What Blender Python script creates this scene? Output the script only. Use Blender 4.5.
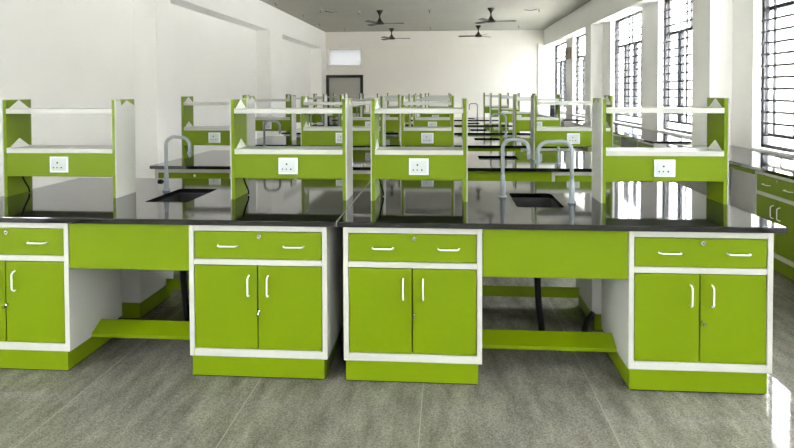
import bpy, bmesh, math, random
from mathutils import Vector, Matrix
PI = math.pi
random.seed(7)
sc = bpy.context.scene
for o in list(bpy.data.objects): bpy.data.objects.remove(o)
C = sc.collection

# ------------------------------------------------------------------ camera
FW = Vector((-0.07941, 0.99654, -0.02442)); RT = Vector((0.99684, 0.07935, -0.00345)); UP = Vector((0.0015, 0.02462, 0.9997))
cd = bpy.data.cameras.new('camera'); cam = bpy.data.objects.new('camera', cd); C.objects.link(cam)
m = Matrix((( RT.x, UP.x, -FW.x, 0.0305), (RT.y, UP.y, -FW.y, -3.2715), (RT.z, UP.z, -FW.z, 1.5428), (0, 0, 0, 1)))
cam.matrix_world = m
cd.sensor_fit = 'HORIZONTAL'; cd.sensor_width = 36; cd.lens = 619.1 / 794 * 36
cd.shift_y = -(224 - 106.2) / 794
cd.clip_start = 0.05; cd.clip_end = 200
sc.camera = cam

# ------------------------------------------------------------------ world, light, exposure
w = bpy.data.worlds.new('overcast_sky'); sc.world = w; w.use_nodes = True
bg = w.node_tree.nodes['Background']; bg.inputs[0].default_value = (0.97, 0.985, 1.0, 1); bg.inputs[1].default_value = 8.8
wn = w.node_tree; tcw = wn.nodes.new('ShaderNodeTexCoord'); sp = wn.nodes.new('ShaderNodeSeparateXYZ'); mr = wn.nodes.new('ShaderNodeMapRange')
wn.links.new(tcw.outputs['Generated'], sp.inputs[0]); wn.links.new(sp.outputs[2], mr.inputs[0])
mr.inputs[1].default_value = 0.0; mr.inputs[2].default_value = 0.7; mr.inputs[3].default_value = 6.0; mr.inputs[4].default_value = 13.0
wn.links.new(mr.outputs[0], bg.inputs[1])                     # overcast sky: brighter overhead than at the horizon
sc.view_settings.view_transform = 'Standard'; sc.view_settings.look = 'None'
sc.cycles.max_bounces = 24; sc.cycles.diffuse_bounces = 16; sc.cycles.glossy_bounces = 6; sc.cycles.transparent_max_bounces = 24
sc.view_settings.gamma = 1; sc.view_settings.use_curve_mapping = False
sc.view_settings.exposure = 2.58

# ------------------------------------------------------------------ materials
def mat(name, col, rough=0.5, metal=0.0, spec=0.5, noise=0.0, scale=8.0, bump=0.0, coat=0.0):
    M = bpy.data.materials.new(name); M.use_nodes = True
    nt = M.node_tree; b = nt.nodes['Principled BSDF']
    b.inputs['Base Color'].default_value = (*col, 1); b.inputs['Roughness'].default_value = rough
    b.inputs['Metallic'].default_value = metal; b.inputs['Specular IOR Level'].default_value = spec
    if coat: b.inputs['Coat Weight'].default_value = coat; b.inputs['Coat Roughness'].default_value = 0.15
    if noise or bump:
        tc = nt.nodes.new('ShaderNodeTexCoord'); n = nt.nodes.new('ShaderNodeTexNoise')
        n.inputs['Scale'].default_value = scale; n.inputs['Detail'].default_value = 6
        nt.links.new(tc.outputs['Object'], n.inputs['Vector'])
        if noise:
            r = nt.nodes.new('ShaderNodeValToRGB')
            r.color_ramp.elements[0].position = 0.3; r.color_ramp.elements[1].position = 0.7
            r.color_ramp.elements[0].color = (*[c * (1 - noise) for c in col], 1)
            r.color_ramp.elements[1].color = (*[min(1, c * (1 + noise)) for c in col], 1)
            nt.links.new(n.outputs['Fac'], r.inputs[0]); nt.links.new(r.outputs[0], b.inputs['Base Color'])
        if bump:
            bp = nt.nodes.new('ShaderNodeBump'); bp.inputs['Strength'].default_value = bump; bp.inputs['Distance'].default_value = 0.01
            nt.links.new(n.outputs['Fac'], bp.inputs['Height']); nt.links.new(bp.outputs[0], b.inputs['Normal'])
    return M
GREEN = mat('lime_green_laminate', (0.128, 0.192, 0.0004), 0.42, noise=0.03, scale=3, spec=0.16)
WHITE = mat('white_powder_coat', (0.43, 0.43, 0.385), 0.4, noise=0.015, scale=2)
GUSSET = mat('white_gusset_coat', (0.62, 0.62, 0.58), 0.4)
WHITEG = mat('glossy_white_shelf', (0.40, 0.44, 0.385), 0.3)
WALL = mat('wall_paint', (0.93, 0.92, 0.89), 0.85, noise=0.012, scale=1.2, bump=0.03)
WALLB = mat('cream_wall_paint', (0.88, 0.84, 0.765), 0.85, noise=0.012, scale=1.2, bump=0.03)
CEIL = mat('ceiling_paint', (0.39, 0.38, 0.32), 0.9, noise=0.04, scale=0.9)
HANDLE = mat('white_handle_plastic', (0.72, 0.72, 0.70), 0.3)
FAUCET = mat('grey_epoxy_pipe', (0.22, 0.25, 0.262), 0.32)
SINKM = mat('black_sink_polymer', (0.012, 0.013, 0.012), 0.45)
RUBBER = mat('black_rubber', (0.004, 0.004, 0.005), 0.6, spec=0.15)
GRILLE = mat('black_window_steel', (0.012, 0.013, 0.015), 0.45)
PLASTIC = mat('white_socket_plastic', (0.62, 0.63, 0.68), 0.3)
DARKHOLE = mat('dark_socket_hole', (0.03, 0.03, 0.03), 0.6)
CHROME = mat('chrome', (0.75, 0.75, 0.75), 0.2, metal=1)
FANM = mat('dark_brown_enamel', (0.035, 0.012, 0.008), 0.35)
BLADE = mat('brown_fan_blade', (0.03, 0.02, 0.016), 0.4)
FRAMEBLACK = mat('black_door_frame_paint', (0.012, 0.011, 0.01), 0.5)
DOORP = mat('pale_door_laminate', (0.45, 0.43, 0.38), 0.6)
CONC = mat('pale_concrete', (0.6, 0.59, 0.56), 0.9, noise=0.1, scale=2)
FACADE = mat('white_facade_paint', (0.40, 0.39, 0.375), 0.9, noise=0.05, scale=0.7)
BEIGE = mat('beige_cladding', (0.30, 0.26, 0.22), 0.8, noise=0.06, scale=1)
BLUEG = mat('blue_grey_shutter', (0.08, 0.095, 0.12), 0.6)
TAN = mat('tan_enclosure', (0.30, 0.25, 0.17), 0.6, noise=0.35, scale=25)

def granite():
    M = mat('polished_black_granite', (0.012, 0.012, 0.012), 0.05)
    nt = M.node_tree; b = nt.nodes['Principled BSDF']
    tc = nt.nodes.new('ShaderNodeTexCoord'); v = nt.nodes.new('ShaderNodeTexVoronoi'); v.inputs['Scale'].default_value = 220
    r = nt.nodes.new('ShaderNodeValToRGB'); r.color_ramp.elements[0].position = 0.05; r.color_ramp.elements[0].color = (0.03, 0.03, 0.026, 1)
    r.color_ramp.elements[1].position = 0.25; r.color_ramp.elements[1].color = (0.004, 0.004, 0.005, 1)
    nt.links.new(tc.outputs['Object'], v.inputs['Vector']); nt.links.new(v.outputs['Distance'], r.inputs[0]); nt.links.new(r.outputs[0], b.inputs['Base Color'])
    b.inputs['IOR'].default_value = 1.72
    return M
GRANITE = granite()
JOINT = mat('pale_joint_sealant', (0.20, 0.195, 0.175), 0.4)

def floor_mat():
    M = bpy.data.materials.new('grey_stone_floor_tile'); M.use_nodes = True
    nt = M.node_tree; N = nt.nodes.new; L = nt.links.new; b = nt.nodes['Principled BSDF']
    tc = N('ShaderNodeTexCoord'); sep = N('ShaderNodeSeparateXYZ'); L(tc.outputs['Object'], sep.inputs[0])
    def joint(out, size, off, wd):
        a = N('ShaderNodeMath'); a.operation = 'ADD'; a.inputs[1].default_value = 50 * size - off; L(out, a.inputs[0])
        mo = N('ShaderNodeMath'); mo.operation = 'MODULO'; mo.inputs[1].default_value = size; L(a.outputs[0], mo.inputs[0])
        lt = N('ShaderNodeMath'); lt.operation = 'LESS_THAN'; lt.inputs[1].default_value = wd; L(mo.outputs[0], lt.inputs[0])
        fl = N('ShaderNodeMath'); fl.operation = 'DIVIDE'; fl.inputs[1].default_value = size; L(a.outputs[0], fl.inputs[0])
        fl2 = N('ShaderNodeMath'); fl2.operation = 'FLOOR'; L(fl.outputs[0], fl2.inputs[0])
        return lt.outputs[0], fl2.outputs[0]
    jx, ix = joint(sep.outputs[0], 0.89, -0.097, 0.0042)
    jy, iy = joint(sep.outputs[1], 2.25, 1.09, 0.0042)
    mx = N('ShaderNodeMath'); mx.operation = 'MAXIMUM'; L(jx, mx.inputs[0]); L(jy, mx.inputs[1])
    # streaky stone: noise stretched along a diagonal, offset per tile
    cmb = N('ShaderNodeCombineXYZ'); L(ix, cmb.inputs[0]); L(iy, cmb.inputs[1])
    sc1 = N('ShaderNodeVectorMath'); sc1.operation = 'SCALE'; sc1.inputs['Scale'].default_value = 3.71; L(cmb.outputs[0], sc1.inputs[0])
    ad = N('ShaderNodeVectorMath'); ad.operation = 'ADD'; L(tc.outputs['Object'], ad.inputs[0]); L(sc1.outputs[0], ad.inputs[1])
    mp = N('ShaderNodeMapping'); mp.inputs['Rotation'].default_value = (0, 0, 0.9); mp.inputs['Scale'].default_value = (9, 2.2, 1); L(ad.outputs[0], mp.inputs[0])
    n1 = N('ShaderNodeTexNoise'); n1.inputs['Scale'].default_value = 1.2; n1.inputs['Detail'].default_value = 9; n1.inputs['Roughness'].default_value = 0.62; L(mp.outputs[0], n1.inputs['Vector'])
    r1 = N('ShaderNodeValToRGB'); e = r1.color_ramp.elements
    e[0].position = 0.28; e[0].color = (0.088, 0.086, 0.070, 1); e[1].position = 0.74; e[1].color = (0.200, 0.190, 0.156, 1); L(n1.outputs['Fac'], r1.inputs[0])
    n2 = N('ShaderNodeTexNoise'); n2.inputs['Scale'].default_value = 130; n2.inputs['Detail'].default_value = 3; L(tc.outputs['Object'], n2.inputs['Vector'])
    r2 = N('ShaderNodeValToRGB'); r2.color_ramp.elements[0].position = 0.3; r2.color_ramp.elements[0].color = (0.6, 0.6, 0.6, 1)
    r2.color_ramp.elements[1].position = 0.7; r2.color_ramp.elements[1].color = (1.4, 1.4, 1.4, 1); L(n2.outputs['Fac'], r2.inputs[0])
    mu = N('ShaderNodeMix'); mu.data_type = 'RGBA'; mu.blend_type = 'MULTIPLY'; mu.inputs[0].default_value = 1; L(r1.outputs[0], mu.inputs[6]); L(r2.outputs[0], mu.inputs[7])
    mj = N('ShaderNodeMix'); mj.data_type = 'RGBA'; L(mx.outputs[0], mj.inputs[0]); L(mu.outputs[2], mj.inputs[6]); mj.inputs[7].default_value = (0.24, 0.23, 0.19, 1)
    L(mj.outputs[2], b.inputs['Base Color'])
    b.inputs['Roughness'].default_value = 0.045; b.inputs['Specular IOR Level'].default_value = 0.14
    return M
FLOORM = floor_mat()

def pane_mat(name, frost=0.0, tint=(0.97, 0.98, 0.98)):
    M = bpy.data.materials.new(name); M.use_nodes = True; nt = M.node_tree; nt.nodes.clear(); N = nt.nodes.new; L = nt.links.new
    out = N('ShaderNodeOutputMaterial'); tr = N('ShaderNodeBsdfTransparent'); tr.inputs[0].default_value = (*tint, 1)
    gl = N('ShaderNodeBsdfGlossy'); gl.inputs['Roughness'].default_value = 0.02; lw = N('ShaderNodeLayerWeight')
    pw = N('ShaderNodeMath'); pw.operation = 'POWER'; pw.inputs[1].default_value = 4.0; L(lw.outputs['Facing'], pw.inputs[0])
    fr = N('ShaderNodeMath'); fr.operation = 'MULTIPLY_ADD'; fr.inputs[1].default_value = 0.35; fr.inputs[2].default_value = 0.02; L(pw.outputs[0], fr.inputs[0])
    mx = N('ShaderNodeMixShader'); L(fr.outputs[0], mx.inputs[0]); L(tr.outputs[0], mx.inputs[1]); L(gl.outputs[0], mx.inputs[2])
    if frost:
        tl = N('ShaderNodeBsdfTranslucent'); tl.inputs[0].default_value = (0.13, 0.13, 0.13, 1)
        m2 = N('ShaderNodeMixShader'); m2.inputs[0].default_value = frost; L(mx.outputs[0], m2.inputs[1]); L(tl.outputs[0], m2.inputs[2]); L(m2.outputs[0], out.inputs[0])
    else: L(mx.outputs[0], out.inputs[0])
    return M
GLASS = pane_mat('window_glass'); SMOKE = pane_mat('smoked_glass', 0, (.62, .64, .65)); TINT = pane_mat('grey_tinted_glass', 0, (.85, .86, .87)); FROST = pane_mat('frosted_glass', 0.97, (.35, .35, .35))

# ------------------------------------------------------------------ mesh helpers
class MB:
    def __init__(self): self.bm = bmesh.new()
    def box(self, x0, x1, y0, y1, z0, z1, bev=0.0):
        b = self.bm
        vs = [b.verts.new(p) for p in ((x0,y0,z0),(x1,y0,z0),(x1,y1,z0),(x0,y1,z0),(x0,y0,z1),(x1,y0,z1),(x1,y1,z1),(x0,y1,z1))]
        fs = [b.faces.new([vs[i] for i in q]) for q in ((0,3,2,1),(4,5,6,7),(0,1,5,4),(1,2,6,5),(2,3,7,6),(3,0,4,7))]
        if bev:
            es = list({e for f in fs for e in f.edges})
            bmesh.ops.bevel(b, geom=es, offset=bev, segments=2, profile=0.5, affect='EDGES')
        return self
    def prism(self, pts, axis, a0, a1):
        """polygon pts in the plane normal to axis, extruded a0..a1"""
        b = self.bm
        def P(p, a): return {'x': (a, p[0], p[1]), 'y': (p[0], a, p[1]), 'z': (p[0], p[1], a)}[axis]
        lo = [b.verts.new(P(p, a0)) for p in pts]; hi = [b.verts.new(P(p, a1)) for p in pts]
        f = [b.faces.new(lo), b.faces.new(hi)]
        n = len(pts)
        for i in range(n): f.append(b.faces.new((lo[i], lo[(i+1) % n], hi[(i+1) % n], hi[i])))
        bmesh.ops.recalc_face_normals(b, faces=f)
        return self
    def tube(self, pts, r, seg=10):
        b = self.bm; pts = [Vector(p) for p in pts]; n = len(pts)
        rs = r if isinstance(r, (list, tuple)) else [r] * n
        rings = []; prev = None
        for i, p in enumerate(pts):
            d = (pts[min(i+1, n-1)] - pts[max(i-1, 0)]).normalized()
            if prev is None:
                a = Vector((0, 0, 1)) if abs(d.z) < .9 else Vector((1, 0, 0))
                u = d.cross(a).normalized()
            else: u = (prev - d * prev.dot(d)).normalized()
            prev = u; v = d.cross(u)
            rings.append([b.verts.new(p + (u * math.cos(2*PI*k/seg) + v * math.sin(2*PI*k/seg)) * rs[i]) for k in range(seg)])
        fs = []
        for i in range(n-1):
            for k in range(seg):
                fs.append(b.faces.new((rings[i][k], rings[i][(k+1) % seg], rings[i+1][(k+1) % seg], rings[i+1][k])))
        fs += [b.faces.new(rings[0]), b.faces.new(rings[-1])]
        for f in fs[:-2]: f.smooth = True
        bmesh.ops.recalc_face_normals(b, faces=fs)
        return self
    def build(self, name, m, parent=None, loc=(0, 0, 0)):
        me = bpy.data.meshes.new(name); self.bm.to_mesh(me); self.bm.free(); me.materials.append(m)
        o = bpy.data.objects.new(name, me); C.objects.link(o); o.location = loc
        if parent is not None: o.parent = parent
        return o
def slab(mb, outer, holes, z0, z1):
    """flat slab with holes: outer and holes are point loops"""
    b = mb.bm; loops = [outer] + holes; top = []; bot = []
    for L_ in loops:
        top.append([b.verts.new((x, y, z1)) for x, y in L_]); bot.append([b.verts.new((x, y, z0)) for x, y in L_])
    fs = []
    for lv in (top, bot):
        es = []
        for l in lv:
            for i in range(len(l)): es.append(b.edges.new((l[i], l[(i+1) % len(l)])))
        r = bmesh.ops.triangle_fill(b, use_beauty=True, use_dissolve=False, edges=es)
        fs += [g for g in r['geom'] if isinstance(g, bmesh.types.BMFace)]
    for t, q in zip(top, bot):
        for i in range(len(t)):
            j = (i+1) % len(t); fs.append(b.faces.new((t[i], t[j], q[j], q[i])))
    bmesh.ops.recalc_face_normals(b, faces=fs)
    return mb
def rrect(x0, x1, y0, y1, r, n=5):
    P = []
    for cx, cy, a in ((x1-r, y0+r, -90), (x1-r, y1-r, 0), (x0+r, y1-r, 90), (x0+r, y0+r, 180)):
        for k in range(n+1):
            t = math.radians(a + 90*k/n); P.append((cx + r*math.cos(t), cy + r*math.sin(t)))
    return P
def tag(o, label, cat, group=None, kind=None):
    o['label'] = label; o['category'] = cat
    if group: o['group'] = group
    if kind: o['kind'] = kind
    return o
def struct(o): o['kind'] = 'structure'; return o
def empty(name, loc, rz=0):
    o = bpy.data.objects.new(name, None); C.objects.link(o); o.location = loc; o.rotation_euler = (0, 0, rz); o.empty_display_size = .1
    return o
def copy_tree(o, parent=None):
    c = o.copy(); C.objects.link(c)
    if parent is not None: c.parent = parent
    for ch in list(o.children): copy_tree(ch, c)
    return c

# ------------------------------------------------------------------ the room
FZ = -.028                                   # floor level below the cabinets' datum
XL, XR, XP, XQ = -4.5, 3.6, 3.33, -4.15      # left wall, right wall, right pier face, left pier face
YB, YF, H, ZB = 18.1, -6.2, 3.6, 3.05        # back wall, rear wall, ceiling, beam underside
struct(MB().box(XL-.3, XR+.3, YF-.3, YB+.3, -.16, FZ).build('floor', FLOORM))
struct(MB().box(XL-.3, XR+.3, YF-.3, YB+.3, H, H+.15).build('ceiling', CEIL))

# right wall with tall window openings between z .87 and 3.05
WIN = [(-4.40, -2.30), (-0.95, 1.15), (2.02, 4.27), (5.45, 7.53), (8.40, 10.56), (11.98, 14.60), (15.60, 18.0)]
ZS = 0.875
def wall_with_openings(name, openings, z0, z1, axis_pos, thick, y0, y1):
    mb = MB(); cur = y0
    for a, b in openings:
        mb.box(axis_pos, axis_pos+thick, cur, a, FZ, H); mb.box(axis_pos, axis_pos+thick, a, b, FZ, z0)
        mb.box(axis_pos, axis_pos+thick, a, b, z1, H); cur = b
    mb.box(axis_pos, axis_pos+thick, cur, y1, FZ, H)
    return struct(mb.build(name, WALL))
wall_with_openings('wall_right', WIN, ZS, ZB, XR, .25, YF, YB)
ADDED_LW = [(-3.3, -2.1)]               # unseen window beside the photographer, added to brighten the room
wall_with_openings('wall_left', ADDED_LW, .9, 3.0, XL-.25, .25, YF, YB)
# back wall with a high transom window opening and a door opening
mb = MB()
mb.box(XL, -4.15, YB, YB+.25, FZ, H); mb.box(-2.85, XR, YB, YB+.25, FZ, H)
mb.box(-4.15, -2.85, YB, YB+.25, 2.11, 2.42); mb.box(-4.15, -2.85, YB, YB+.25, 3.02, H)
mb.box(-4.15, -4.08, YB, YB+.25, 2.42, 3.02); mb.box(-2.92, -2.85, YB, YB+.25, 2.42, 3.02)
struct(mb.build('wall_back', WALLB))
# rear wall (behind the photographer): unseen window openings added to brighten the room
mb = MB(); cur = XL; ADDED_RW = [(-3.0, -2.2), (1.1, 1.9)]
for a, b in ADDED_RW:
    mb.box(cur, a, YF-.25, YF, FZ, H); mb.box(a, b, YF-.25, YF, FZ, .9); mb.box(a, b, YF-.25, YF, 3.1, H); cur = b
mb.box(cur, XR, YF-.25, YF, FZ, H)
struct(mb.build('wall_rear', WALL))
# piers and beams
n = 1
def trim(mb, m=WALL):
    global n
    struct(mb.build('trim_%d' % n, m)); n += 1
trim(MB().box(XP, XR, YF, YB, ZB, H))                       # beam over the windows
trim(MB().box(XL, XQ, YF, YB, 3.0, H))                      # beam along the left wall
trim(MB().box(XQ, XP, YB-.08, YB, 3.13, H), WALLB)                 # beam on the back wall
for a, b in ((-1.64, -1.08), (4.80, 5.36), (11.24, 11.83)): trim(MB().box(XP, XR, a, b, FZ, ZB))
for a, b in ((-1.1, -.54), (5.40, 5.88), (11.25, 12.33), (17.3, 18.1)): trim(MB().box(XL, XQ, a, b, FZ, 3.0))
trim(MB().box(3.14, XR, YB-.08, YB, FZ, 3.13), WALLB)
# skirting
b1 = MB()
cur = 0
struct(MB().box(XL, XL+.012, YF, YB, FZ, .1).build('baseboard_left', mat('grey_skirting', (.3, .3, .28), .4)))

# windows in the right wall
def window(i, y0, y1, near=True):
    root = struct(empty('window_%d' % i, (XR+.13, (y0+y1)/2, ZS)))
    yc = (y0+y1)/2; a, b = y0-yc, y1-yc; h = ZB-ZS; t = .05
    f = MB()
    f.box(-.03, .03, a, a+t, 0, h); f.box(-.03, .03, b-t, b, 0, h); f.box(-.03, .03, a, b, 0, t*.8); f.box(-.03, .03, a, b, h-t, h)
    zt, zl = 2.47-ZS, 1.03-ZS
    f.box(-.03, .03, a, b, zt-.025, zt+.025); f.box(-.03, .03, a, b, zl-.02, zl+.02)
    f.build('window_frame', GRILLE, root)
    W = b-a
    # sliding sash stiles
    s_ = MB()
    for q in (.36, .405, .66, .705): s_.box(-.02, .03, a+W*q-.022, a+W*q+.022, zl, zt)
    for q in (.5,): s_.box(.0, .03, a+W*q-.015, a+W*q+.015, zt, h)
    s_.box(.0, .03, a+.05, b-.05, zt+.13, zt+.15)
    s_.build('sash', GRILLE, root)
    g = MB()
    z = .13
    zz = zl + .13
    while zz < h-.06:
        if abs(zz-zt) > .04: g.box(-.05, -.04, a+.02, b-.02, zz-.013, zz+.013)
        zz += .131
    for q in (.06, .13, .5, .86, .93): g.box(-.060, -.034, a+W*q-.012, a+W*q+.012, zl, h-.03)
    for q in (.2, .4, .6, .8): g.box(-.045, -.034, a+W*q-.006, a+W*q+.006, .03, zl)
    g.build('window_grille', GRILLE, root)
    MB().box(.012, .016, a+.02, b-.02, .03, h-.03).build('pane', SMOKE if y0 > 15 else TINT, root)
    return root
for i, (a, b) in enumerate(WIN): window(i+1, a, b)
wi = len(WIN)
for a, b in ADDED_RW:  # frames and panes of the added rear light openings
    wi += 1
    root = struct(empty('window_%d' % wi, ((a+b)/2, YF-.12, .9))); hw = (b-a)/2
    f = MB()
    for x in (-hw+.03, 0, hw-.03): f.box(x-.03, x+.03, -.03, .03, 0, 2.2)
    for z in (.03, 1.5, 2.17): f.box(-hw, hw, -.03, .03, z-.03, z+.03)
    f.build('window_frame', GRILLE, root)
    MB().box(-hw, hw, -.004, .0, .03, 2.17).build('pane', GLASS, root)
for a, b in ADDED_LW:  # frame and pane of the added left light opening
    wi += 1
    root = struct(empty('window_%d' % wi, (XL-.12, (a+b)/2, .9))); hw = (b-a)/2
    f = MB()
    for y in (-hw+.03, 0, hw-.03): f.box(-.03, .03, y-.03, y+.03, 0, 2.1)
    for z in (.03, 1.5, 2.07): f.box(-.03, .03, -hw, hw, z-.03, z+.03)
    f.build('window_frame', GRILLE, root)
    MB().box(-.004, 0, -hw, hw, .03, 2.07).build('pane', GLASS, root)
# high frosted window over the back door
root = struct(empty('window_%d' % (wi+1), (-3.5, YB+.12, 2.42)))
f = MB(); f.box(-.58, -.55, -.03, .03, 0, .6); f.box(.55, .58, -.03, .03, 0, .6); f.box(-.58, .58, -.03, .03, 0, .03); f.box(-.58, .58, -.03, .03, .57, .6)
f.build('window_frame', HANDLE, root); MB().box(-.55, .55, 0, .005, .03, .57).build('pane', FROST, root)
# back door
root = struct(empty('door_1', (-3.5, YB, 0)))
f = MB(); f.box(-.65, -.55, -.03, .12, FZ, 2.11); f.box(.55, .65, -.03, .12, FZ, 2.11); f.box(-.55, .55, -.03, .12, 2.01, 2.11)
f.build('door_frame', FRAMEBLACK, root)
MB().box(-.55, .55, .05, .09, FZ+.005, 2.01).build('door_panel', DOORP, root)
h_ = MB(); h_.tube([(.45, .05, 1.0), (.45, .0, 1.0), (.36, .0, 1.0)], .01); h_.build('door_handle', CHROME, root)

# ------------------------------------------------------------------ outside
struct(MB().box(3.95, 60, -40, 60, -.4, -.15).build('ground', CONC))
bd = empty('building', (12, 6, -.15)); tag(bd, 'white building with beige panels standing outside the right hand windows', 'building')
mb = MB(); mb.box(0, 6, -24, 74, 0, 4.6); mb.build('wall', FACADE, bd)
for k in range(24):
    y = -23 + 4*k
    fr = MB().box(-.06, .0, y, y+1.5, .8, 3.2).build('panel', BEIGE, bd)
    MB().box(-.12, 0, y+2.4, y+2.7, 0, 4.6).build('downpipe', BLUEG, bd)
    g = MB().box(-.05, 0, y+2.95, y+3.3, .8, 3.9).build('shutter', BLUEG, bd)

# ------------------------------------------------------------------ laboratory furniture
def handle_mb(vert):
    mb = MB(); L_ = .056; r = .0045; d = .03
    P = [(-L_, .002, .0), (-L_+.003, -d*.55, 0), (-L_+.011, -d*.93, 0), (-L_+.02, -d, 0), (L_-.02, -d, 0), (L_-.011, -d*.93, 0), (L_-.003, -d*.55, 0), (L_, .002, 0)]
    if vert: P = [(0, p[1], p[0]) for p in P]
    return mb.tube(P, r, 8)
HV = None
def make_cabinet(W, D=.56, name='base_cabinet'):
    """origin: middle of the front edge on the floor; front faces -Y"""
    root = empty(name, (0, 0, 0)); hw = W/2; zb, zt = .092, .82; t = .018
    c = MB()
    c.box(-hw, -hw+t, .018, D, zb, zt); c.box(hw-t, hw, .018, D, zb, zt); c.box(-hw+t, hw-t, D-t, D, zb, zt)
    c.box(-hw+t, hw-t, .018, D-t, zb, zb+t); c.box(-hw+t, hw-t, .018, D-t, zt-t, zt)
    c.build('carcass', WHITE, root)
    s_ = .027
    f = MB()
    f.box(-hw, -hw+s_, 0, .02, zb, zt, .002); f.box(hw-s_, hw, 0, .02, zb, zt, .002)
    f.box(-hw+s_, hw-s_, .001, .019, zt-.036, zt, .002); f.box(-hw+s_, hw-s_, .001, .019, .598, .628, .002); f.box(-hw+s_, hw-s_, .001, .019, zb, .133, .002)
    f.build('face_frame', WHITE, root)
    MB().box(-hw+s_, hw-s_, .03, .034, .133, zt-.036).build('shadow_gap_panel', DARKHOLE, root)
    g = .0038
    dr = MB().box(-hw+s_+g, hw-s_-g, .003, .022, .628+g, .784-g, .0015).build('drawer', GREEN, root)
    for x in (-.135*W/.74-.052, .19*W/.74+.03): pass
    for x in (-.212*W, .262*W):
        handle_mb(False).build('drawer_handle', HANDLE, dr, (x, .004, .705))
    lk = MB().tube([(0, .003, 0), (0, -.004, 0)], .0115, 14).build('lock', CHROME, dr, (.012, 0, .757))
    MB().tube([(0, -.003, 0), (0, -.0055, 0)], .004, 8).build('keyhole', DARKHOLE, dr, (.012, 0, .757))
    for sx in (-1, 1):
        x0, x1 = (-hw+s_+g, -.0035) if sx < 0 else (.0035, hw-s_-g)
        do = MB().box(x0, x1, .003, .022, .133+g, .598-g, .0015).build('door', GREEN, root)
        handle_mb(True).build('door_handle', HANDLE, do, (-.048 if sx < 0 else .058, .004, .485))
        if sx > 0:
            MB().tube([(0, .003, 0), (0, -.012, 0), (.0, -.014, -.0)], .006, 10).box(-.003, .003, -.03, -.012, -.014, .004).build('key_lock', CHROME, do, (.012, 0, .35))
    MB().box(-hw+.010, hw-.020, .012, D-.01, -.019, zb).build('plinth', GREEN, root)
    MB().box(-hw+.018, hw-.028, .022, D-.02, -.028, -.019).build('shadow_strip', RUBBER, root)  # black strip standing in for the shadow line under the plinth
    return root

def make_apron(W):
    root = empty('apron_panel', (0, 0, 0)); hw = W/2
    MB().box(-hw+.002, hw-.002, 0, .02, .560, .815, .0015).build('board', GREEN, root)
    MB().box(-hw+.002, hw-.002, .02, .05, .78, .815).build('rail', WHITE, root)
    return root
def make_footrest(W):
    root = empty('footrest', (0, 0, 0)); hw = W/2-.003
    MB().prism([(0, .092), (0, .112), (.10, .162), (.10, .085), (.092, .085), (.092, .150), (.012, .104), (.012, .092)], 'x', -hw, hw).build('board', GREEN, root)
    br = MB()
    for x in (-hw, hw-.012): br.box(x, x+.012, .02, .09, .1, .118)
    br.build('bracket', GREEN, root)
    return root

def make_rack(W, cable=True):
    """origin: middle of the front edge on the worktop; local z up from the worktop"""
    root = empty('reagent_rack', (0, 0, 0)); hw = W/2; D = .25; T = .642; p = .024
    for sx in (-1, 1):
        x0 = -hw if sx < 0 else hw-p
        pan = MB().box(x0, x0+p, .002, D-.003, 0, T, .001).build('end_panel', GREEN, root)
        xo = (-hw-.004, -hw-.0002) if sx < 0 else (hw+.0002, hw+.004)
        MB().prism([(.001, 0), (D, 0), (D, T-.045), (.14, T-.004), (.075, T-.04), (.06, T-.004), (.001, T-.004)], 'x', *xo).build('white_cover_sheet', WHITE, pan)
        e = MB(); e.box(x0-.001, x0+p+.001, D-.003, D, 0, T+.002); e.box(x0-.001, x0+p+.001, .0, D, T, T+.003); e.box(x0-.001, x0+.003, -.001, .002, 0, T) if sx < 0 else e.box(x0+p-.003, x0+p+.001, -.001, .002, 0, T)
        e.build('edge_band', WHITE, pan)
    xi = hw-p
    MB().box(-xi, xi, .004, .018, .138, .292, .001).build('fascia', GREEN, root)
    MB().box(-xi, xi, D-.018, D-.006, .138, .292, .001).build('back_fascia', GREEN, root)
    MB().box(-xi, xi, .018, D-.018, .140, .152).build('duct_base', GREEN, root)
    for nm, z0 in (('lower_shelf', .292), ('upper_shelf', .552)):
        s_ = MB()
        s_.box(-xi, xi, .0, .012, z0, z0+.030, .002); s_.box(-xi, xi, D-.012, D, z0, z0+.030, .002); s_.box(-xi, xi, .012, D-.012, z0+.004, z0+.010)
        sh = s_.build(nm, WHITE, root)
        MB().box(-xi+.004, xi-.004, .0125, D-.0125, z0+.020, z0+.0285).build('glass_sheet', WHITEG, sh)
        for sx in (-1, 1):
            xa = -xi if sx < 0 else xi-.003
            MB().prism([(.004, z0), (D-.004, z0), (D-.004, z0+.033), (D-.03, z0+.034), (.125, z0+.090), (.03, z0+.034), (.004, z0+.033)], 'x', xa, xa+.003).build('end_gusset', GUSSET, sh)
    for (ry, rz) in ((0, 0), (D, PI)):
        so = empty('socket_outlet', (0, ry + (.004 if ry == 0 else -.004), .218), rz); so.parent = root
        MB().box(-.062, .062, -.009, .0, -.052, .052, .002).build('plate', PLASTIC, so)
        MB().box(-.050, .050, -.0115, -.009, -.042, .042, .001).build('inner_plate', mat('grey_white_plastic', (.46, .49, .48), .35) if 'grey_white_plastic' not in bpy.data.materials else bpy.data.materials['grey_white_plastic'], so)
        h = MB()
        h.tube([(-.008, -.0115, .012), (-.008, -.013, .012)], .006, 10)
        for x, r in ((-.034, .0045), (-.010, .0045), (.019, .0055)): h.tube([(x, -.0115, -.020), (x, -.013, -.020)], r, 10)
        h.build('pin_hole', DARKHOLE, so)
    if cable:
        MB().tube([(-xi+.012, .12, .145), (-xi+.02, .14, .09), (-xi+.034, .165, .035), (-xi+.036, .17, .006)], .0055, 8).build('power_cable', RUBBER, root)
    return root

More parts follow.
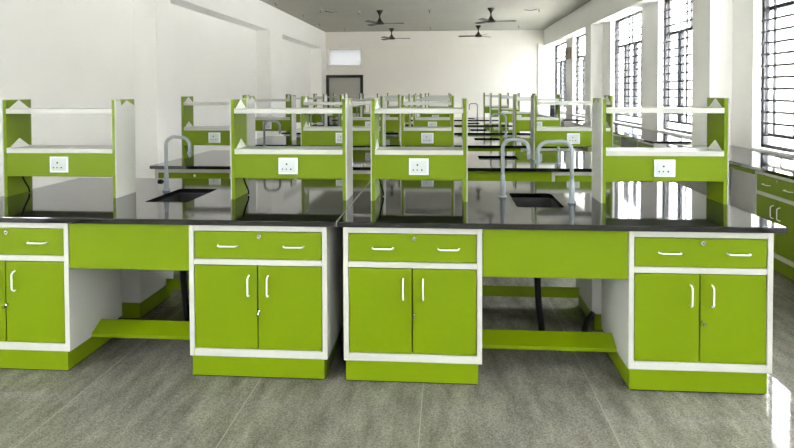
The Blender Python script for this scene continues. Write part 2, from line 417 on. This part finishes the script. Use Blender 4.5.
def make_faucet(reach=.175, drop=.11, knob=True, top=.378):
    """origin: foot on the worktop; the neck bends towards +X"""
    root = empty('laboratory_faucet', (0, 0, 0)); R = .06; r = .012
    b = MB(); b.tube([(0, 0, 0), (0, 0, .012)], .026, 16); b.tube([(0, 0, .01), (0, 0, .09), (0, 0, .15)], [.019, .017, .0125], 14)
    b.build('base', FAUCET, root)
    P = [(0, 0, .12), (0, 0, .2), (0, 0, top-R)]
    for k in range(1, 7):
        t = PI/2*k/6; P.append((R-R*math.cos(t), 0, top-R+R*math.sin(t)))
    for k in range(0, 7):
        t = PI/2*k/6; P.append((reach-R+R*math.sin(t), 0, top-.004-R+R*math.cos(t)))
    P.append((reach, 0, top-drop))
    MB().tube(P, r, 12).build('gooseneck', FAUCET, root)
    z = top-drop
    MB().tube([(reach, 0, z+.012), (reach, 0, z-.006)], .016, 12).tube([(reach, 0, z-.004), (reach, 0, z-.028)], [.012, .008], 12).build('nozzle', FAUCET, root)
    if knob:
        k = MB(); k.tube([(-.018, 0, .062), (-.034, 0, .062)], .008, 10); k.tube([(-.032, 0, .062), (-.058, 0, .062)], [.017, .015], 14)
        k.build('valve_knob', RUBBER, root)
    return root

def make_sink(x0, x1, y0, y1):
    cx, cy = (x0+x1)/2, (y0+y1)/2; root = empty('laboratory_sink', (cx, cy, .60))
    a, b_ = (x1-x0)/2, (y1-y0)/2; t = .008
    s_ = MB()
    slab(s_, rrect(-a-.016, a+.016, -b_-.016, b_+.016, .035), [rrect(-a+.001, a-.001, -b_+.001, b_-.001, .03)], .0, .218)
    s_.box(-a, a, -b_, b_, .0, .012); s_.build('bowl', SINKM, root)
    MB().tube([(0, 0, .012), (0, 0, .016)], .03, 16).build('drain_grate', CHROME, root)
    return root

# ---- positions measured for the island rows
ROWY = [0, 2.35, 4.65, 7.0, 9.3, 11.6]
ROWN = ['nearest', 'second', 'third', 'fourth', 'fifth', 'farthest']
XLE, XSEAM, XRE = -2.93, -.55, 1.737
CAB = [(-2.82, -2.07), (-1.378, -.612), (-.523, .218), (.972, 1.689)]
CABN = ['leftmost', 'left of the central gap', 'right of the central gap', 'rightmost']
KNEE = [(-2.07, -1.378), (.218, .972)]
RACK = [(-2.896, -2.120), (-1.350, -.602), (-.443, .159), (.981, 1.725)]
RACKN = ['leftmost', 'second from left', 'third from left', 'rightmost']
SINK = [(-1.87, -1.59, .47, 1.01), (.45, .73, .44, .95)]
YBK = 1.51

GAPS = []
cab_p = [make_cabinet(b-a) for a, b in CAB]
cab_b = [make_cabinet(b-a, .52) for a, b in CAB]
apr_p = [make_apron(b-a) for a, b in KNEE]
foot_p = [make_footrest(b-a) for a, b in KNEE]
apr_s = make_apron(.582); foot_s = make_footrest(.582)      # the shorter left knee space of the rows behind
rack_p = [make_rack(b-a, i != 3) for i, (a, b) in enumerate(RACK)]
rack_q = {w_: make_rack(w_, False) for w_ in (.70, .84, .53, .76, .61)}     # the racks of the rows behind differ in length
f1 = make_faucet(.172, .115, True); f2 = make_faucet(.165, .10, False); f3 = make_faucet(.205, .13, False)
used = set()
def put(proto, loc, rz, label, cat, group):
    if id(proto) in used: o = copy_tree(proto)
    else: o = proto; used.add(id(proto))
    o.location = loc; o.rotation_euler = (0, 0, rz); tag(o, label, cat, group); return o

for k, (Y, rn) in enumerate(zip(ROWY, ROWN)):
    rowt = '%s bench row' % rn
    sk = [list(q) for q in SINK]
    if k == 1: sk[1] = [.36, .76, .64, 1.02]
    if k == 2: sk[1] = [.43, .79, .78, 1.20]
    for i in range(2):
        xa, xb = ((XLE, XSEAM-.006), (XSEAM, XRE))[i]
        if k and i == 0: xa = -2.745
        q = sk[i]
        root = empty('countertop', ((xa+xb)/2, Y, .82)); cx = (xa+xb)/2
        mb = MB()
        holes = [rrect(q[0]-cx, q[1]-cx, q[2], q[3], .03)]
        slab(mb, [(xa-cx, -.03), (xb-cx, -.03), (xb-cx, YBK), (xa-cx, YBK)], holes, 0, .03)
        es = [e for e in mb.bm.edges if all(abs(v.co.z-.03) < 1e-5 for v in e.verts) and
              (all(abs(v.co.y+.03) < 1e-5 for v in e.verts) or all(abs(v.co.x-(xb-cx)) < 1e-5 for v in e.verts) or all(abs(v.co.x-(xa-cx)) < 1e-5 for v in e.verts) or all(abs(v.co.y-YBK) < 1e-5 for v in e.verts))]
        bmesh.ops.bevel(mb.bm, geom=es, offset=.003, segments=2, profile=.5, affect='EDGES')
        mb.build('stone_slab', GRANITE, root)
        if i == 0: MB().box(xb-cx+.0005, xb-cx+.0055, -.029, YBK-.001, .005, .0302).build('joint_strip', JOINT, root)
        tag(root, 'polished black stone worktop, %s half, on the %s' % (('left', 'right')[i], rowt), 'countertop', 'black stone worktops')
        s_ = make_sink(q[0], q[1], Y+q[2], Y+q[3])
        tag(s_, 'black sink sunk in the %s worktop of the %s' % (('left', 'right')[i], rowt), 'sink', 'black sinks in the worktops')
        hx = (q[0]+q[1])/2 + (.015 if i else -.01)
        hose = MB().tube([(0, 0, .60), (0, 0, .45), (.003, 0, .30), (.012, 0, .16), (.026, 0, .05), (.035, 0, FZ)], .021, 12).build('drain_hose', RUBBER, None, (hx, Y+(q[2]+q[3])/2, 0))
        tag(hose, 'black drain hose hanging under the %s sink of the %s' % (('left', 'right')[i], rowt), 'hose', 'drain hoses under the sinks')
    for j, (a, b) in enumerate(CAB):
        if k and j == 0: a, b = a+.11, b+.11
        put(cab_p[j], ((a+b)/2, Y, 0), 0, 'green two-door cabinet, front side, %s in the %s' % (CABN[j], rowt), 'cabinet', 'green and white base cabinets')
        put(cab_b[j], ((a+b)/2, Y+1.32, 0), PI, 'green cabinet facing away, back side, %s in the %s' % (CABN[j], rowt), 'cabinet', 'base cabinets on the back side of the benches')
    for j, (a, b) in enumerate(KNEE):
        sd = ('left', 'right')[j]
        ap, fo = apr_p[j], foot_p[j]
        if k and j == 0: a += .11; ap, fo = apr_s, foot_s
        put(ap, ((a+b)/2, Y+.006, 0), 0, 'green apron board over the front %s knee space of the %s' % (sd, rowt), 'panel', 'green apron boards')
        put(ap, ((a+b)/2, Y+1.314, 0), PI, 'green apron board over the back %s knee space of the %s' % (sd, rowt), 'panel', 'green apron boards')
        put(fo, ((a+b)/2, Y+.21, 0), 0, 'sloping green footrest in front %s knee space of the %s' % (sd, rowt), 'footrest', 'green footrests')
        put(fo, ((a+b)/2, Y+1.29, -.02), PI, 'sloping green footrest in back %s knee space of the %s' % (sd, rowt), 'footrest', 'green footrests')
    for j, (a, b) in enumerate(RACK):
        pr = rack_p[j]
        if k:
            if j == 0: b = -2.01 if k == 1 else -2.13; a = b - .70; pr = rack_q[.70]
            if j == 1: a, b = -1.45, -.61; pr = rack_q[.84]
            if j == 2: a, b = -.425, .105; pr = rack_q[.53]
            if j == 3:
                a, b = (.90, 1.66) if k == 1 else (.96, 1.57); pr = rack_q[.76 if k == 1 else .61]
        put(pr, ((a+b)/2, Y+.60, .85), 0, 'green and white two-shelf rack, %s on the %s' % (RACKN[j], rowt), 'shelf rack', 'green racks on the worktops')
    # faucets
    put(f1, (-1.93, Y+.92, .85), 0, 'grey gooseneck faucet beside the left sink of the %s' % rowt, 'faucet', 'grey gooseneck faucets')
    if k != 1:
        if k < 1: put(f2, (.395, Y+.78, .85), -.1, 'grey gooseneck faucet left of the right sink on the %s' % rowt, 'faucet', 'grey gooseneck faucets')
        if k in (0, 2, 5): put(f3, (.80 if k != 2 else .84, Y+.60, .85), PI-.05, 'grey gooseneck faucet right of the right sink on the %s' % rowt, 'faucet', 'grey gooseneck faucets')

# small pillar tap on the second row
t = empty('water_tap', (1.08, 2.35+.30, .85)); tag(t, 'short pale pillar tap on the right worktop of the second row', 'tap')
MB().tube([(0, 0, 0), (0, 0, .01)], .022, 14).tube([(0, 0, .01), (0, 0, .135)], .011, 12).build('pillar', FAUCET, t)
MB().tube([(0, 0, .13), (0, 0, .165)], [.014, .012], 12).tube([(0, 0, .145), (-.0, -.05, .14), (0, -.06, .125)], .008, 8).build('tap_head', FAUCET, t)

# floor drain and hose stub under the right knee space of the nearest row
fd = empty('floor_drain', (.53, .74, FZ)); tag(fd, 'round pale drain cover on the floor under the nearest right sink', 'drain cover')
MB().tube([(0, 0, 0), (0, 0, .006)], .055, 20).build('rim', CHROME, fd)
g = MB()
for i in range(5): g.box(-.035, .035, -.03+.014*i, -.024+.014*i, .006, .009)
g.build('grate', CHROME, fd)
hs = MB().tube([(-.055, 0, FZ), (-.05, 0, .03), (-.035, 0, .08), (-.01, .0, .115), (.004, .01, .13)], .02, 10).build('waste_pipe', RUBBER, None, (.955, .70, 0))
tag(hs, 'black bent waste pipe beside the rightmost cabinet of the nearest row', 'pipe')

# ------------------------------------------------------------------ wall benches under the windows
def wall_bench(y0, y1, label):
    xa, xb = 2.80, XR-.004
    cuts = []
    o = MB()
    # top notched around nothing: piers end the benches
    o.box(0, xb-xa, 0, y1-y0, 0, .03, .002)
    o = o.build('wall_countertop', GRANITE, None, (xa, y0, .82)); tag(o, label, 'countertop', 'black wall worktops')
    return o
wall_bench(-1.0, 4.78, 'black stone worktop along the right wall, nearest to the viewer')
wall_bench(5.38, 10.9, 'black stone worktop along the right wall beneath the middle two windows')
wall_bench(11.85, 17.4, 'black stone worktop along the right wall at the far end')
wcab = make_cabinet(.75, .7)
for i, (ya, lab) in enumerate([(1.88, 'green wall cabinet with drawer and doors, right wall, nearest bench'),
                               (1.10, 'green wall cabinet hidden behind the right end of the nearest row'),
                               (.32, 'green wall cabinet on the right wall, nearest to the viewer'),
                               (5.40, 'green cabinet at the near end of the middle wall bench'),
                               (7.00, 'second green cabinet under the middle wall bench'),
                               (8.60, 'third green cabinet under the middle wall bench'),
                               (11.9, 'green cabinet at the near end of the far wall bench'),
                               (13.6, 'second green cabinet under the far wall bench')]):
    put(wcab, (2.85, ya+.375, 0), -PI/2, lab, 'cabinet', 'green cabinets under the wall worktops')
def wall_apron(y0, y1, lab):
    o = empty('apron_panel', (2.86, (y0+y1)/2, .0)); h = (y1-y0)/2-.003
    MB().box(0, .018, -h, h, .765, .818).build('board', GREEN, o); MB().box(.018, .05, -h, h, .79, .818).build('rail', WHITE, o)
    tag(o, lab, 'panel', 'narrow green aprons under the wall worktops')
wall_apron(2.63, 4.75, 'narrow green apron under the nearest wall worktop beyond its cabinets')
wall_apron(6.15, 7.0, 'narrow green apron between the first two cabinets of the middle wall bench')
wall_apron(7.75, 8.6, 'narrow green apron beyond the second cabinet of the middle wall bench')
def bench_leg(y, lab):
    o = empty('support_panel', (2.88, y, 0))
    MB().box(0, .66, 0, .02, .03, .819).build('board', WHITE, o); MB().box(.02, .06, -.005, .025, FZ, .03).box(.58, .62, -.005, .025, FZ, .03).build('foot', WHITE, o)
    tag(o, lab, 'panel', 'white support panels under the wall worktops')
bench_leg(4.73, 'white support panel at the far end of the nearest wall worktop')
bench_leg(10.85, 'white support panel at the far end of the middle wall worktop')
bench_leg(17.35, 'white support panel at the far end of the last wall worktop')

bx = empty('equipment_box', (3.30, 16.2, .85)); tag(bx, 'small black box standing on the far wall worktop', 'box')
MB().box(-.06, .06, -.08, .08, 0, .24, .006).build('body', FRAMEBLACK, bx); MB().box(-.045, .045, -.086, -.08, .14, .2, .002).build('front_plate', BLUEG, bx)
bx = empty('wall_box', (XR-.001, 15.1, 2.62)); tag(bx, 'tan box mounted high on the right wall between the far windows', 'box')
MB().box(-.07, 0, -.32, .32, -.17, .17, .006).build('body', TAN, bx)
MB().box(-.078, -.07, -.2, .0, -.1, .1, .003).build('cover', BEIGE, bx); MB().tube([(-.07, .12, .0), (-.09, .12, .0)], .03, 12).build('dial', FRAMEBLACK, bx)

# ------------------------------------------------------------------ ceiling fans and hooks
def fan(x, y, rot, lab):
    root = empty('ceiling_fan', (x, y, H)); root.rotation_euler = (0, 0, rot)
    MB().tube([(0, 0, 0), (0, 0, -.02), (0, 0, -.06), (0, 0, -.11), (0, 0, -.14)], [.088, .085, .06, .026, .018], 20).build('canopy', FANM, root)
    MB().tube([(0, 0, -.12), (0, 0, -.22)], .018, 12).build('downrod', FANM, root)
    MB().tube([(0, 0, -.19), (0, 0, -.22), (0, 0, -.27), (0, 0, -.31), (0, 0, -.335), (0, 0, -.355), (0, 0, -.365)], [.022, .035, .065, .11, .125, .11, .05], 24).build('motor', FANM, root)
    for k in range(3):
        a = 2*PI*k/3
        b = MB()
        P = [(.1, -.035), (.16, -.055), (.6, -.065), (.62, -.04), (.62, .04), (.6, .06), (.16, .045), (.1, .03)]
        b.prism(P, 'z', -.004, .004)
        for v in b.bm.verts:
            v.co.z += v.co.y * .22
        bo = b.build('blade', BLADE, root, (0, 0, -.325)); bo.rotation_euler = (0, 0, a)
    return tag(root, lab, 'ceiling fan', 'brown ceiling fans')
fan(-1.66, 12.5, math.radians(4), 'brown ceiling fan, nearer one of the left pair')
fan(-1.76, 17.05, math.radians(6), 'brown ceiling fan, farther one of the left pair by the back wall')
fan(1.14, 12.32, math.radians(3), 'brown ceiling fan, nearer one of the right pair')
fan(1.04, 16.45, math.radians(50), 'brown ceiling fan, farther one of the right pair by the back wall')
HK = [(-.39, 12.5), (-.48, 16.8), (-2.23, 12.7), (2.36, 12.6), (2.33, 16.7), (-3.13, 12.2), (-3.89, 10.75), (-3.76, 13.0), (-3.79, 15.2), (-3.28, 16.9)]
for i, (x, y) in enumerate(HK):
    o = empty('ceiling_hook', (x, y, H))
    MB().tube([(0, 0, 0), (0, 0, -.015)], .045, 14).build('junction_disc', CEIL, o)
    s_ = random.uniform(-1, 1)
    MB().tube([(0, 0, -.01), (.02*s_, 0, -.05), (.05*s_, .01, -.07), (.07*s_, .0, -.05)], .008, 6).build('wire', GRILLE, o)
    o.rotation_euler = (0, 0, s_*2)
    tag(o, 'bare wire hook at a small ceiling outlet', 'ceiling hook', 'ceiling wire hooks')
for i, (x, y, dx) in enumerate([(-3.05, 12.35, .32), (2.3, 12.55, -.3)]):
    o = MB().tube([(0, 0, -.02), (dx*.5, .05, -.04), (dx, .1, -.015)], .008, 6).build('loose_wire', GRILLE, None, (x, y, H))
    tag(o, 'thin loose wire along the ceiling at the %s' % ('left', 'right')[i], 'wire')
